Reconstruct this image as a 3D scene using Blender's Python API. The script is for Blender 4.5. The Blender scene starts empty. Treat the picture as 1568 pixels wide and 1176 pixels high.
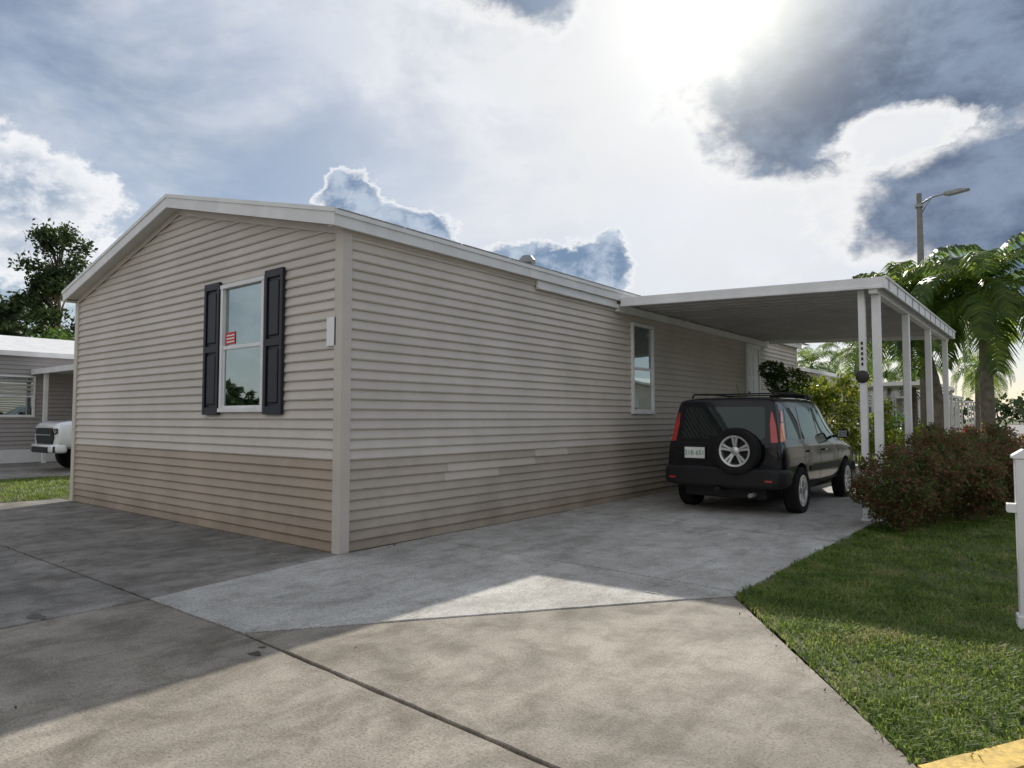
import bpy, bmesh, math, random
import numpy as np
from mathutils import Vector, Matrix
from mathutils.bvhtree import BVHTree
random.seed(7); rng=np.random.default_rng(7)
R=math.radians
scene=bpy.context.scene
COL=scene.collection

# ---------------------------------------------------------------- materials
def newmat(name):
    m=bpy.data.materials.new(name); m.use_nodes=True
    nt=m.node_tree; nt.nodes.clear()
    out=nt.nodes.new('ShaderNodeOutputMaterial')
    return m,nt,out
def N(nt,t,**k):
    n=nt.nodes.new(t)
    for a,b in k.items(): setattr(n,a,b)
    return n
def L(nt,a,b): nt.links.new(a,b)
def ramp(nt,stops):
    r=N(nt,'ShaderNodeValToRGB'); e=r.color_ramp.elements
    while len(e)<len(stops): e.new(0.5)
    for i,(p,c) in enumerate(stops):
        e[i].position=p; e[i].color=(c[0],c[1],c[2],1)
    return r
def simple(name,col,rough=.6,metal=0,var=.12,scale=6,bump=0,bscale=60,spec=.5,coat=0):
    m,nt,out=newmat(name)
    p=N(nt,'ShaderNodeBsdfPrincipled'); L(nt,p.outputs[0],out.inputs[0])
    tc=N(nt,'ShaderNodeTexCoord'); no=N(nt,'ShaderNodeTexNoise'); no.inputs['Scale'].default_value=scale; no.inputs['Detail'].default_value=3
    L(nt,tc.outputs['Object'],no.inputs['Vector'])
    a=[c*(1-var) for c in col]; b=[min(1,c*(1+var)) for c in col]
    r=ramp(nt,[(.3,a),(.7,b)]); L(nt,no.outputs[0],r.inputs[0]); L(nt,r.outputs[0],p.inputs['Base Color'])
    p.inputs['Roughness'].default_value=rough; p.inputs['Metallic'].default_value=metal
    p.inputs['Specular IOR Level'].default_value=spec; p.inputs['Coat Weight'].default_value=coat
    if bump:
        n2=N(nt,'ShaderNodeTexNoise'); n2.inputs['Scale'].default_value=bscale; n2.inputs['Detail'].default_value=2
        L(nt,tc.outputs['Object'],n2.inputs['Vector'])
        bp=N(nt,'ShaderNodeBump'); bp.inputs['Strength'].default_value=bump; bp.inputs['Distance'].default_value=.01
        L(nt,n2.outputs[0],bp.inputs['Height']); L(nt,bp.outputs[0],p.inputs['Normal'])
    return m
def concrete(name,c1,c2,stain,crack=.25,mild=.7,streak=.5):
    m,nt,out=newmat(name)
    p=N(nt,'ShaderNodeBsdfPrincipled'); L(nt,p.outputs[0],out.inputs[0])
    tc=N(nt,'ShaderNodeTexCoord')
    def no(s,d=5,r=.6,dist=0,vec=None):
        n=N(nt,'ShaderNodeTexNoise'); n.inputs['Scale'].default_value=s; n.inputs['Detail'].default_value=d; n.inputs['Roughness'].default_value=r; n.inputs['Distortion'].default_value=dist
        L(nt,vec or tc.outputs['Object'],n.inputs['Vector']); return n
    def mult(a,b,f):
        mx=N(nt,'ShaderNodeMix',data_type='RGBA',blend_type='MULTIPLY'); mx.inputs[0].default_value=f
        L(nt,a,mx.inputs[6]); L(nt,b,mx.inputs[7]); return mx.outputs[2]
    a=no(.75,5,.65,.3); r1=ramp(nt,[(.36,c1),(.64,c2)]); L(nt,a.outputs[0],r1.inputs[0])
    b=no(3.1,7,.72,.4); r2=ramp(nt,[(.38,stain),(.56,(1,1,1))]); L(nt,b.outputs[0],r2.inputs[0])
    o=mult(r1.outputs[0],r2.outputs[0],mild)
    mp=N(nt,'ShaderNodeMapping'); mp.inputs['Scale'].default_value=(1.0,.28,1); mp.inputs['Rotation'].default_value=(0,0,R(12)); L(nt,tc.outputs['Object'],mp.inputs[0])
    s_=no(4.2,4,.7,.3,mp.outputs[0]); rs=ramp(nt,[(.36,(.66,.64,.61)),(.52,(1,1,1)),(.7,(1.08,1.08,1.07))]); L(nt,s_.outputs[0],rs.inputs[0])
    o=mult(o,rs.outputs[0],streak)
    c=no(75,2,.8); r3=ramp(nt,[(.28,(.45,.43,.40)),(.46,(1,1,1)),(.66,(1.3,1.29,1.25))]); L(nt,c.outputs[0],r3.inputs[0])
    o=mult(o,r3.outputs[0],.9)
    v=N(nt,'ShaderNodeTexVoronoi',feature='DISTANCE_TO_EDGE'); v.inputs['Scale'].default_value=.27
    vm=N(nt,'ShaderNodeVectorMath',operation='MULTIPLY_ADD'); L(nt,b.outputs[1],vm.inputs[0]); vm.inputs[1].default_value=(.5,.5,0); L(nt,tc.outputs['Object'],vm.inputs[2]); L(nt,vm.outputs[0],v.inputs['Vector'])
    r5=ramp(nt,[(0,(.4,.38,.36)),(.0014,(1,1,1))]); L(nt,v.outputs[0],r5.inputs[0])
    o=mult(o,r5.outputs[0],crack)
    L(nt,o,p.inputs['Base Color']); p.inputs['Roughness'].default_value=.85; p.inputs['Specular IOR Level'].default_value=.3
    bp=N(nt,'ShaderNodeBump'); bp.inputs['Strength'].default_value=.7; bp.inputs['Distance'].default_value=.004
    L(nt,c.outputs[0],bp.inputs['Height']); L(nt,bp.outputs[0],p.inputs['Normal'])
    return m
def leafmat(name,cols,trans=.4,nscale=1.5,rough=.5,tv=1.7):
    m,nt,out=newmat(name)
    g=N(nt,'ShaderNodeNewGeometry'); tc=N(nt,'ShaderNodeTexCoord')
    r=ramp(nt,[(i/(len(cols)-1),c) for i,c in enumerate(cols)])
    no=N(nt,'ShaderNodeTexNoise'); no.inputs['Scale'].default_value=nscale; no.inputs['Detail'].default_value=2
    L(nt,tc.outputs['Object'],no.inputs['Vector'])
    ad=N(nt,'ShaderNodeMath',operation='MULTIPLY_ADD'); L(nt,g.outputs['Random Per Island'],ad.inputs[0]); ad.inputs[1].default_value=.6
    mm=N(nt,'ShaderNodeMath',operation='MULTIPLY_ADD'); L(nt,no.outputs[0],mm.inputs[0]); mm.inputs[1].default_value=1.6; mm.inputs[2].default_value=-.6
    L(nt,mm.outputs[0],ad.inputs[2]); L(nt,ad.outputs[0],r.inputs[0])
    d=N(nt,'ShaderNodeBsdfPrincipled'); d.inputs['Roughness'].default_value=rough; d.inputs['Specular IOR Level'].default_value=.3
    t=N(nt,'ShaderNodeBsdfTranslucent'); L(nt,r.outputs[0],d.inputs['Base Color'])
    hs=N(nt,'ShaderNodeHueSaturation'); hs.inputs['Value'].default_value=tv; hs.inputs['Hue'].default_value=.485; L(nt,r.outputs[0],hs.inputs['Color']); L(nt,hs.outputs[0],t.inputs[0])
    mx=N(nt,'ShaderNodeMixShader'); mx.inputs[0].default_value=trans
    L(nt,d.outputs[0],mx.inputs[1]); L(nt,t.outputs[0],mx.inputs[2]); L(nt,mx.outputs[0],out.inputs[0])
    return m
def sidingmat(name,col,dirt=.86,base_dirt=.9):
    m,nt,out=newmat(name)
    p=N(nt,'ShaderNodeBsdfPrincipled'); L(nt,p.outputs[0],out.inputs[0]); p.inputs['Roughness'].default_value=.5; p.inputs['Specular IOR Level'].default_value=.3
    tc=N(nt,'ShaderNodeTexCoord')
    no=N(nt,'ShaderNodeTexNoise'); no.inputs['Scale'].default_value=.9; no.inputs['Detail'].default_value=5; no.inputs['Roughness'].default_value=.65
    L(nt,tc.outputs['Object'],no.inputs['Vector'])
    r=ramp(nt,[(.3,[c*dirt for c in col]),(.65,[c*1.03 for c in col])]); L(nt,no.outputs[0],r.inputs[0])
    g=N(nt,'ShaderNodeNewGeometry')
    r2=ramp(nt,[(0,(.96,.955,.945)),(1,(1.02,1.02,1.02))]); L(nt,g.outputs['Random Per Island'],r2.inputs[0])
    mx=N(nt,'ShaderNodeMix',data_type='RGBA',blend_type='MULTIPLY'); mx.inputs[0].default_value=1
    L(nt,r.outputs[0],mx.inputs[6]); L(nt,r2.outputs[0],mx.inputs[7])
    sp=N(nt,'ShaderNodeSeparateXYZ'); L(nt,tc.outputs['Object'],sp.inputs[0])
    ma=N(nt,'ShaderNodeMath',operation='MULTIPLY_ADD'); L(nt,no.outputs[0],ma.inputs[0]); ma.inputs[1].default_value=.5; L(nt,sp.outputs[2],ma.inputs[2])
    r3=ramp(nt,[(.22,(.62,.57,.50)),(.60,(1,1,1))]); L(nt,ma.outputs[0],r3.inputs[0])
    mx2=N(nt,'ShaderNodeMix',data_type='RGBA',blend_type='MULTIPLY'); mx2.inputs[0].default_value=base_dirt
    L(nt,mx.outputs[2],mx2.inputs[6]); L(nt,r3.outputs[0],mx2.inputs[7]); L(nt,mx2.outputs[2],p.inputs['Base Color'])
    return m
def glassmat(name,tint=(.02,.03,.03),refl=.35,trans=True):
    m,nt,out=newmat(name)
    gl=N(nt,'ShaderNodeBsdfGlossy'); gl.inputs['Roughness'].default_value=.015; gl.inputs[0].default_value=(.80,.92,.92,1)
    if trans:
        b=N(nt,'ShaderNodeBsdfTransparent'); b.inputs[0].default_value=(.5,.56,.56,1)
    else:
        b=N(nt,'ShaderNodeBsdfDiffuse'); b.inputs[0].default_value=(*tint,1)
    fr=N(nt,'ShaderNodeFresnel'); fr.inputs[0].default_value=1.5
    tc=N(nt,'ShaderNodeTexCoord'); no=N(nt,'ShaderNodeTexNoise'); no.inputs['Scale'].default_value=1.5; no.inputs['Detail'].default_value=1; L(nt,tc.outputs['Object'],no.inputs['Vector'])
    bp=N(nt,'ShaderNodeBump'); bp.inputs['Strength'].default_value=.06; bp.inputs['Distance'].default_value=.02; L(nt,no.outputs[0],bp.inputs['Height']); L(nt,bp.outputs[0],gl.inputs['Normal'])
    a=N(nt,'ShaderNodeMath',operation='ADD',use_clamp=True); L(nt,fr.outputs[0],a.inputs[0]); a.inputs[1].default_value=refl
    mx=N(nt,'ShaderNodeMixShader'); L(nt,a.outputs[0],mx.inputs[0]); L(nt,b.outputs[0],mx.inputs[1]); L(nt,gl.outputs[0],mx.inputs[2]); L(nt,mx.outputs[0],out.inputs[0])
    return m

M_side=sidingmat('vinyl_siding',(.62,.57,.515))
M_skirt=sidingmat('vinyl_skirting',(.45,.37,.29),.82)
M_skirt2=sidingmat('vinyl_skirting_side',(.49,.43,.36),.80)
M_rep=sidingmat('replaced_skirting',(.57,.515,.455),.9)
M_trim=simple('white_trim',(.74,.74,.735),.45,var=.08,scale=3)
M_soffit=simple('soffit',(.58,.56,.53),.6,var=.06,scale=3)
M_corner=simple('corner_trim',(.56,.51,.45),.5,var=.08,scale=2)
M_shingle=simple('roof_shingle',(.35,.34,.33),.9,var=.3,scale=30,bump=.6)
M_white=simple('white_paint',(.76,.76,.76),.4,var=.08,scale=3)
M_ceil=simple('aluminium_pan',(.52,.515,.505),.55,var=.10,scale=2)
M_shut=simple('shutter_navy',(.012,.014,.022),.5,var=.15)
M_glass=glassmat('window_glass',refl=.38)
M_blind=simple('curtain',(.36,.42,.40),.8,var=.15)
M_dark=simple('interior_dark',(.03,.03,.03),.9)
M_old=concrete('old_concrete',(.215,.193,.163),(.335,.303,.258),(.60,.58,.55),.25,.8,.6)
M_new=concrete('new_concrete',(.36,.35,.33),(.50,.49,.465),(.70,.69,.67),.12,.7,.6)
M_oldg=concrete('old_grey_concrete',(.195,.184,.168),(.31,.293,.268),(.58,.57,.55),.3,.85,.65)
M_soil=simple('soil',(.022,.020,.016),.95,var=.4,scale=20)
M_asph=simple('street_asphalt',(.22,.215,.21),.9,var=.2,scale=8,bump=.4,bscale=150)
M_yellow=simple('yellow_kerb_paint',(.58,.39,.08),.75,var=.32,scale=22,bump=.4)
M_kerb=simple('kerb_concrete',(.36,.35,.33),.85,var=.2,scale=8,bump=.3)
M_bark=simple('bark',(.13,.10,.075),.9,var=.4,scale=9,bump=.8,bscale=25)
M_palmtrunk=simple('palm_trunk',(.15,.13,.105),.9,var=.35,scale=6,bump=.8,bscale=14)
M_black=simple('black_plastic',(.014,.014,.015),.55,var=.1,spec=.3)
M_tyre=simple('tyre_rubber',(.014,.014,.014),.85,var=.2,spec=.25)
M_alloy=simple('alloy',(.62,.63,.65),.28,metal=.8,var=.05)
M_paint=simple('car_paint_black',(.005,.006,.009),.14,var=.1,spec=.26,coat=.28)
M_tpaint=simple('truck_paint_white',(.78,.79,.80),.2,var=.03,coat=1)
M_cglass=glassmat('car_glass',(.006,.008,.009),refl=.02,trans=False)
M_red=simple('tail_lamp_red',(.42,.012,.01),.15,coat=1)
M_orange=simple('tail_lamp_orange',(.85,.20,.03),.2,coat=1)
M_chrome=simple('chrome',(.8,.8,.8),.12,metal=1,var=.02)
M_grass=simple('lawn_soil',(.075,.085,.03),.95,var=.5,scale=14,bump=.6)
M_blade=leafmat('grass_blades',[(.055,.095,.018),(.10,.165,.028),(.16,.225,.045),(.30,.28,.13)],.4,2.6,.5,1.9)
M_palm=leafmat('palm_leaf',[(.03,.06,.015),(.065,.12,.022),(.16,.20,.035)],.5,1,.4,2.5)
M_tree=leafmat('tree_leaf',[(.018,.032,.012),(.035,.06,.018),(.065,.10,.03)],.3,.8)
M_hedge=leafmat('hedge_leaf',[(.04,.075,.018),(.08,.125,.03),(.19,.075,.055),(.11,.18,.045)],.4,3,.5,2.1)
M_croton=leafmat('croton_leaf',[(.04,.08,.015),(.14,.20,.02),(.35,.34,.04)],.4,4)
M_flower=leafmat('flower_leaf',[(.05,.09,.02),(.08,.14,.03),(.45,.06,.05),(.5,.3,.1)],.3,1)
M_hedgeg=leafmat('green_hedge_leaf',[(.03,.07,.012),(.06,.125,.02),(.11,.18,.035)],.35,2)
M_pole=simple('pole_concrete',(.20,.19,.17),.8,var=.15)
M_steel=simple('galvanised',(.28,.29,.30),.5,metal=.5,var=.1)
M_nside=sidingmat('neighbour_siding',(.38,.355,.345),.9)
M_paper=simple('paper',(.85,.85,.86),.6,var=.03)
M_signred=simple('sign_red',(.62,.06,.05),.6)
M_orn=simple('ornament_metal',(.03,.028,.028),.5,var=.2)
M_plate=simple('number_plate',(.75,.78,.74),.4,var=.05)
M_green=simple('plate_ink',(.03,.16,.09),.5)
M_stain=simple('stain',(.06,.052,.045),.45,var=.5,scale=15)
M_litter=simple('leaf_litter',(.16,.10,.05),.9,var=.4,scale=3)
M_palmgreen=simple('crownshaft',(.10,.16,.05),.5)

# ---------------------------------------------------------------- mesh helpers
def empty(name,loc=(0,0,0),rz=0,parent=None):
    e=bpy.data.objects.new(name,None); COL.objects.link(e); e.location=loc; e.rotation_euler=(0,0,rz); e.empty_display_size=.3
    if parent: e.parent=parent
    return e
def mk(name,verts,faces,mat,parent=None,smooth=False):
    me=bpy.data.meshes.new(name); me.from_pydata([tuple(v) for v in verts],[],faces); me.update()
    o=bpy.data.objects.new(name,me); COL.objects.link(o)
    if mat: me.materials.append(mat)
    if parent: o.parent=parent
    if smooth:
        for p in me.polygons: p.use_smooth=True
    return o
def box(name,x0,x1,y0,y1,z0,z1,mat,parent=None,bev=0):
    bm=bmesh.new(); bmesh.ops.create_cube(bm,size=1)
    for v in bm.verts:
        v.co=Vector(((x0+x1)/2+v.co.x*(x1-x0),(y0+y1)/2+v.co.y*(y1-y0),(z0+z1)/2+v.co.z*(z1-z0)))
    if bev: bmesh.ops.bevel(bm,geom=bm.edges[:],offset=bev,segments=2,affect='EDGES',profile=.5)
    me=bpy.data.meshes.new(name); bm.to_mesh(me); bm.free(); me.materials.append(mat)
    o=bpy.data.objects.new(name,me); COL.objects.link(o)
    if parent: o.parent=parent
    return o
def prism(name,poly,axis,a0,a1,mat,parent=None,bev=0):
    def P(p,a):
        if axis=='y': return (p[0],a,p[1])
        if axis=='x': return (a,p[0],p[1])
        return (p[0],p[1],a)
    n=len(poly); vs=[P(p,a0) for p in poly]+[P(p,a1) for p in poly]
    fs=[tuple(range(n)),tuple(range(2*n-1,n-1,-1))]+[(i,(i+1)%n,n+(i+1)%n,n+i) for i in range(n)]
    bm=bmesh.new(); bv=[bm.verts.new(v) for v in vs]
    for f in fs: bm.faces.new([bv[i] for i in f])
    bmesh.ops.recalc_face_normals(bm,faces=bm.faces[:])
    if bev: bmesh.ops.bevel(bm,geom=bm.edges[:],offset=bev,segments=1,affect='EDGES')
    me=bpy.data.meshes.new(name); bm.to_mesh(me); bm.free(); me.materials.append(mat)
    o=bpy.data.objects.new(name,me); COL.objects.link(o)
    if parent: o.parent=parent
    return o
def tube(name,pts,rads,mat,parent=None,seg=12,cap=True):
    pts=[Vector(p) for p in pts]; vs=[];fs=[]
    for i,p in enumerate(pts):
        d=(pts[min(i+1,len(pts)-1)]-pts[max(i-1,0)]).normalized()
        a=d.orthogonal().normalized() if abs(d.z)<.9 else Vector((1,0,0))
        a=(a-d*a.dot(d)).normalized(); b=d.cross(a)
        for k in range(seg):
            t=2*math.pi*k/seg; vs.append(p+(a*math.cos(t)+b*math.sin(t))*rads[i])
    for i in range(len(pts)-1):
        for k in range(seg):
            fs.append((i*seg+k,i*seg+(k+1)%seg,(i+1)*seg+(k+1)%seg,(i+1)*seg+k))
    if cap:
        fs.append(tuple(range(seg))[::-1]); fs.append(tuple(range((len(pts)-1)*seg,len(pts)*seg)))
    o=mk(name,vs,fs,mat,parent)
    for p in o.data.polygons: p.use_smooth=len(p.vertices)==4
    return o
def lathe(name,prof,axis,mat,parent=None,seg=40,loc=(0,0,0)):
    vs=[];fs=[];n=len(prof)
    for k in range(seg):
        t=2*math.pi*k/seg; c,s=math.cos(t),math.sin(t)
        for r,a in prof:
            if axis=='x': v=(a,r*c,r*s)
            elif axis=='y': v=(r*c,a,r*s)
            else: v=(r*c,r*s,a)
            vs.append((v[0]+loc[0],v[1]+loc[1],v[2]+loc[2]))
    for k in range(seg):
        for i in range(n-1):
            fs.append((k*n+i,k*n+i+1,((k+1)%seg)*n+i+1,((k+1)%seg)*n+i))
    o=mk(name,vs,fs,mat,parent,True); sharp(o,35); return o
def sharp(o,deg):
    bm=bmesh.new(); bm.from_mesh(o.data); bmesh.ops.remove_doubles(bm,verts=bm.verts[:],dist=1e-5)
    bmesh.ops.recalc_face_normals(bm,faces=bm.faces[:])
    for e in bm.edges:
        if len(e.link_faces)==2 and e.calc_face_angle(0)>R(deg): e.smooth=False
    for f in bm.faces: f.smooth=True
    bm.to_mesh(o.data); bm.free()
def npmesh(name,V,F,mat,parent=None,smooth=False):
    me=bpy.data.meshes.new(name); V=np.asarray(V,dtype=np.float32); F=np.asarray(F,dtype=np.int32)
    me.vertices.add(len(V)); me.vertices.foreach_set('co',V.ravel())
    k=F.shape[1]; me.loops.add(F.size); me.loops.foreach_set('vertex_index',F.ravel())
    me.polygons.add(len(F)); me.polygons.foreach_set('loop_start',np.arange(0,F.size,k,dtype=np.int32)); me.polygons.foreach_set('loop_total',np.full(len(F),k,dtype=np.int32))
    me.update(calc_edges=True); me.validate(); me.materials.append(mat)
    o=bpy.data.objects.new(name,me); COL.objects.link(o)
    if parent: o.parent=parent
    return o
def leaves(name,C,size,mat,parent=None,aspect=.5,up=0.0,sizevar=.4):
    C=np.asarray(C); n=len(C)
    a=rng.normal(size=(n,3)); a[:,2]+=up; a/=np.linalg.norm(a,axis=1)[:,None]
    b=rng.normal(size=(n,3)); b-=a*(a*b).sum(1)[:,None]; b/=np.linalg.norm(b,axis=1)[:,None]
    s=(size*(1+sizevar*rng.uniform(-1,1,n)))[:,None]
    nrm=np.cross(a,b)
    V=np.stack([C-a*s*.5,C+b*s*aspect*.5+nrm*s*.08,C+a*s*.5,C-b*s*aspect*.5+nrm*s*.08],1).reshape(-1,3)
    F=np.arange(4*n).reshape(-1,4)
    return npmesh(name,V,F,mat,parent)
def blobpts(c,r,n,shell=.55):
    d=rng.normal(size=(n,3)); d/=np.linalg.norm(d,axis=1)[:,None]
    rr=(shell+(1-shell)*rng.uniform(0,1,n))
    return np.asarray(c)+d*rr[:,None]*np.asarray(r)

# ---------------------------------------------------------------- siding
def siding(name,pt,z0,z1,lap,srange,mat,parent,openings=(),spl=True,deep=1.0):
    V=[];F=[]
    z=z0
    while z<z1-1e-4:
        zt=min(z+lap,z1)
        a0,b0=srange(z); a1,b1=srange(zt)
        if b0-a0<.05: break
        if b1<a1: a1=b1=(a1+b1)/2
        segs=[((a0,a1),(b0,b1))]
        zm=(z+zt)/2
        for (oa,ob,oz0,oz1) in openings:
            if oz0<zm<oz1:
                ns=[]
                for (l,r) in segs:
                    if l[0]<oa and r[0]>ob: ns.append((l,(oa,oa))); ns.append(((ob,ob),r))
                    else: ns.append((l,r))
                segs=ns
        fin=[]
        for (l,r) in segs:
            cuts=[]
            if spl and r[0]-l[0]>3 and abs(l[0]-l[1])<.01:
                x=l[0]+random.uniform(.8,3.6)
                while x<r[0]-.5: cuts.append(x); x+=3.66
            p=l
            for c in cuts: fin.append((p,(c,c))); p=(c,c)
            fin.append((p,r))
        for (l,r) in fin:
            j=random.uniform(-.0006,.0006)
            prof=[(z+.006,-.016,0),(z-.001,.004+j,0),(z-.001,.021*deep+j,0),(z+.013,.029*deep+j,0),(z+lap*.55,.015+j,.6),(zt+.008 if zt<z1 else zt,-.001+j,1)]
            i0=len(V)
            for (pz,of,t) in prof:
                V.append(pt(l[0]+(l[1]-l[0])*t,of,pz)); V.append(pt(r[0]+(r[1]-r[0])*t,of,pz))
            for q in range(len(prof)-1):
                F.append((i0+2*q,i0+2*q+1,i0+2*q+3,i0+2*q+2))
        z=zt
    return mk(name,V,F,mat,parent)

def window(parent,loc,rz,w,h,sign=False,curt=True,fmat=None):
    fm=fmat or M_white
    e=empty('window',loc,rz,parent); t=.05
    def b(n,*a,mat=fm,bev=.004): return box(n,*a,mat,e,bev)
    b('jamb_l',0,t,-.045,.03,t,h-t); b('jamb_r',w-t,w,-.045,.03,t,h-t)
    b('sill',-.015,w+.015,-.055,.03,0,t); b('head',-.01,w+.01,-.05,.03,h-t,h)
    mz=h*.5; b('meeting_rail',t,w-t,-.03,.02,mz-.02,mz+.025)
    b('sash_l',t,t+.028,-.022,.01,t,mz-.02); b('sash_r',w-t-.028,w-t,-.022,.01,t,mz-.02); b('sash_bottom',t+.028,w-t-.028,-.022,.01,t,t+.03)
    mk('pane_upper',[(t,.0,mz+.02),(w-t,.0,mz+.02),(w-t,.0,h-t),(t,.0,h-t)],[(0,1,2,3)],M_glass,e)
    mk('pane_lower',[(t,-.012,t),(w-t,-.012,t),(w-t,-.012,mz-.02),(t,-.012,mz-.02)],[(0,1,2,3)],M_glass,e)
    if curt:
        V=[];F=[];n=60
        for i in range(n+1):
            x=t+(w-2*t)*i/n; y=.10+.015*math.sin(i*1.1)+.01*math.sin(i*.37)
            V+= [(x,y,mz*1.12),(x,y,h-t)]
        for i in range(n): F.append((2*i,2*i+2,2*i+3,2*i+1))
        mk('curtain',V,F,M_blind,e,True)
    mk('room_back',[(-.3,.9,-.3),(w+.3,.9,-.3),(w+.3,.9,h+.2),(-.3,.9,h+.2)],[(0,1,2,3)],M_dark,e)
    if sign:
        mk('sale_notice',[(t+.03,-.006,mz+.04),(t+.25,-.006,mz+.05),(t+.245,-.006,mz+.20),(t+.025,-.006,mz+.19)],[(0,1,2,3)],M_signred,e)
        for k in range(3):
            zz=mz+.065+k*.04
            mk('notice_line',[(t+.05,-.009,zz),(t+.23,-.009,zz+.006),(t+.23,-.009,zz+.022),(t+.05,-.009,zz+.016)],[(0,1,2,3)],M_paper,e)
    return e

# ================================================================ HOUSE
W=7.13; LEN=15.5; SL=.243; LAP=.105; ZSK=.945
house=empty('mobile_home')
def gable_range(z):
    lo=-W; hi=0
    if z>3.345+SL*.1:
        d=(z-3.345)/SL-.1; hi=-d; lo=-W+d
    return (lo,hi)
og=[(-2.33,-1.42,1.47,3.01)]
ptg=lambda s,o,z:(s,-o,z)
siding('gable_skirting',ptg,.0,ZSK,LAP,lambda z:(-W,0),M_skirt,house)
siding('gable_siding',ptg,ZSK,4.24,LAP,gable_range,M_side,house,og)
ptl=lambda s,o,z:(o,s,z)
ol=[(6.09,6.82,1.47,3.01),(11.53,12.42,1.0,3.03)]
siding('long_wall_skirting',ptl,.0,ZSK,LAP,lambda z:(0,LEN),M_skirt2,house)
siding('long_wall_siding',ptl,ZSK,3.345,LAP,lambda z:(0,LEN),M_side,house,ol)
siding('rear_wall',lambda s,o,z:(s,LEN+o,z),.0,4.24,LAP,gable_range,M_side,house)
siding('far_long_wall',lambda s,o,z:(-W-o,s,z),.0,3.345,LAP,lambda z:(0,LEN),M_side,house)
for (a,b,k) in [(1.55,3.3,7),(1.5,2.5,6),(3.3,4.1,8)]:
    z=k*LAP
    V=[];prof=[(z+.0,.0255),(z+.013,.0325),(z+LAP*.55,.0188),(z+LAP-.003,.0055)]
    for pz,of in prof: V+=[(of,a,pz),(of,b,pz)]
    mk('replaced_board',V,[(2*q,2*q+1,2*q+3,2*q+2) for q in range(3)],M_rep,house)
box('corner_post',-.085,.042,-.042,.085,0,3.36,M_corner,house,.004)
box('corner_post_left',-W-.042,-W+.085,-.042,.085,0,3.36,M_corner,house,.004)
box('corner_post_rear',-.085,.042,LEN-.085,LEN+.042,0,3.36,M_corner,house,.004)
RX=.12; PK=-W/2; ZE=3.49; ZP=ZE+SL*(RX-PK); YF=-.19; YB=LEN+.19
for sgn in (1,-1):
    f=lambda x: (x if sgn==1 else 2*PK-x)
    for (ya,yb,nm) in ((YF-.022,YF,'rake_fascia'),(YB,YB+.022,'rear_rake_fascia')):
        prism(nm,[(f(RX),ZE-.165),(f(RX),ZE),(f(PK),ZP),(f(PK),ZP-.165)],'y',ya,yb,M_trim,house)
    prism('drip_edge',[(f(RX+.018),ZE-.035),(f(RX+.018),ZE+.012),(f(PK),ZP+.016),(f(PK),ZP-.031)],'y',YF-.036,YF-.022,M_trim,house)
    prism('soffit_rake',[(f(RX-.02),3.345),(f(RX-.02),3.36),(f(PK),3.36+SL*(RX-.02-PK)),(f(PK),3.345+SL*(RX-.02-PK))],'y',YF,.0,M_soffit,house)
    prism('soffit_channel',[(f(-.05),3.30),(f(-.05),3.344+SL*.15),(f(PK),3.344+SL*(.10-PK)),(f(PK),3.30+SL*(-.05-PK))],'y',-.040,-.031,M_corner,house)
    prism('roof_deck',[(f(RX+.012),ZE-.03),(f(RX+.012),ZE+.004),(f(PK),ZP+.006),(f(PK),ZP-.03)],'y',YF-.018,YB+.018,M_shingle,house)
    xa,xb=sorted((f(RX-.02),f(RX))); box('eave_fascia',xa,xb,YF,YB,ZE-.165,ZE-.003,M_trim,house)
    xa,xb=sorted((f(RX),f(RX+.018))); box('eave_drip',xa,xb,YF-.02,YB,ZE-.05,ZE-.002,M_trim,house)
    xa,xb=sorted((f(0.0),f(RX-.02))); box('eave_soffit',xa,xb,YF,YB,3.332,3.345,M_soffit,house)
for y in (1.2,3.05,4.9): box('fascia_joint',RX+.0005,RX+.006,y,y+.06,ZE-.166,ZE-.052,M_trim,house)
y=YF
while y<YB:
    box('shingle_tab',RX-.10,RX+.022,y+.01,y+.9,ZE+.001,ZE+.010+random.uniform(0,.006),M_shingle,house); y+=.93
box('j_channel',.0,.036,0.085,3.3,3.29,3.332,M_corner,house)
box('flashing_band',.034,.075,3.3,5.5,3.20,3.331,M_trim,house,.004)
box('flashing_lip',.0755,.10,3.3,5.5,3.20,3.225,M_trim,house)
vz=ZE+SL*(RX+1.5)
tube('vent_pipe',[(-1.5,5.1,vz-.05),(-1.5,5.1,vz+.24)],[.08,.08],M_steel,house)
lathe('vent_cap',[(0,.37),(.09,.35),(.155,.27),(.155,.22),(.08,.22)],'z',M_steel,house,20,(-1.5,5.1,vz))
tube('plumbing_vent',[(-1.1,9.0,3.7),(-1.1,9.0,4.0)],[.04,.04],M_white,house)
window(house,(-2.36,-.016,1.45),0,.97,1.58,sign=True)
window(house,(.016,6.06,1.45),R(90),.79,1.58)
for (xa,xb) in ((-2.755,-2.385),(-1.365,-1.0)):
    s=empty('shutter',(0,-.004,0),0,house); z0,z1=1.42,3.08
    for nm,a in (('stile_l',(xa,xa+.05,z0,z1)),('stile_r',(xb-.05,xb,z0,z1)),('rail_b',(xa+.05,xb-.05,z0,z0+.09)),('rail_m',(xa+.05,xb-.05,2.2,2.28)),('rail_t',(xa+.05,xb-.05,z1-.09,z1))):
        box(nm,a[0],a[1],-.066,-.026,a[2],a[3],M_shut,s,.004)
    box('back',xa+.04,xb-.04,-.038,-.028,z0+.02,z1-.02,M_shut,s)
    for (pa,pb) in ((z0+.13,2.16),(2.32,z1-.13)):
        box('raised_panel',xa+.085,xb-.085,-.058,-.038,pa,pb,M_shut,s,.012)
box('notice_box',-.215,-.055,-.042,-.030,2.13,2.43,M_paper,house,.003)
de=empty('entry_door',(.016,11.5,.98),R(90),house)
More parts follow.
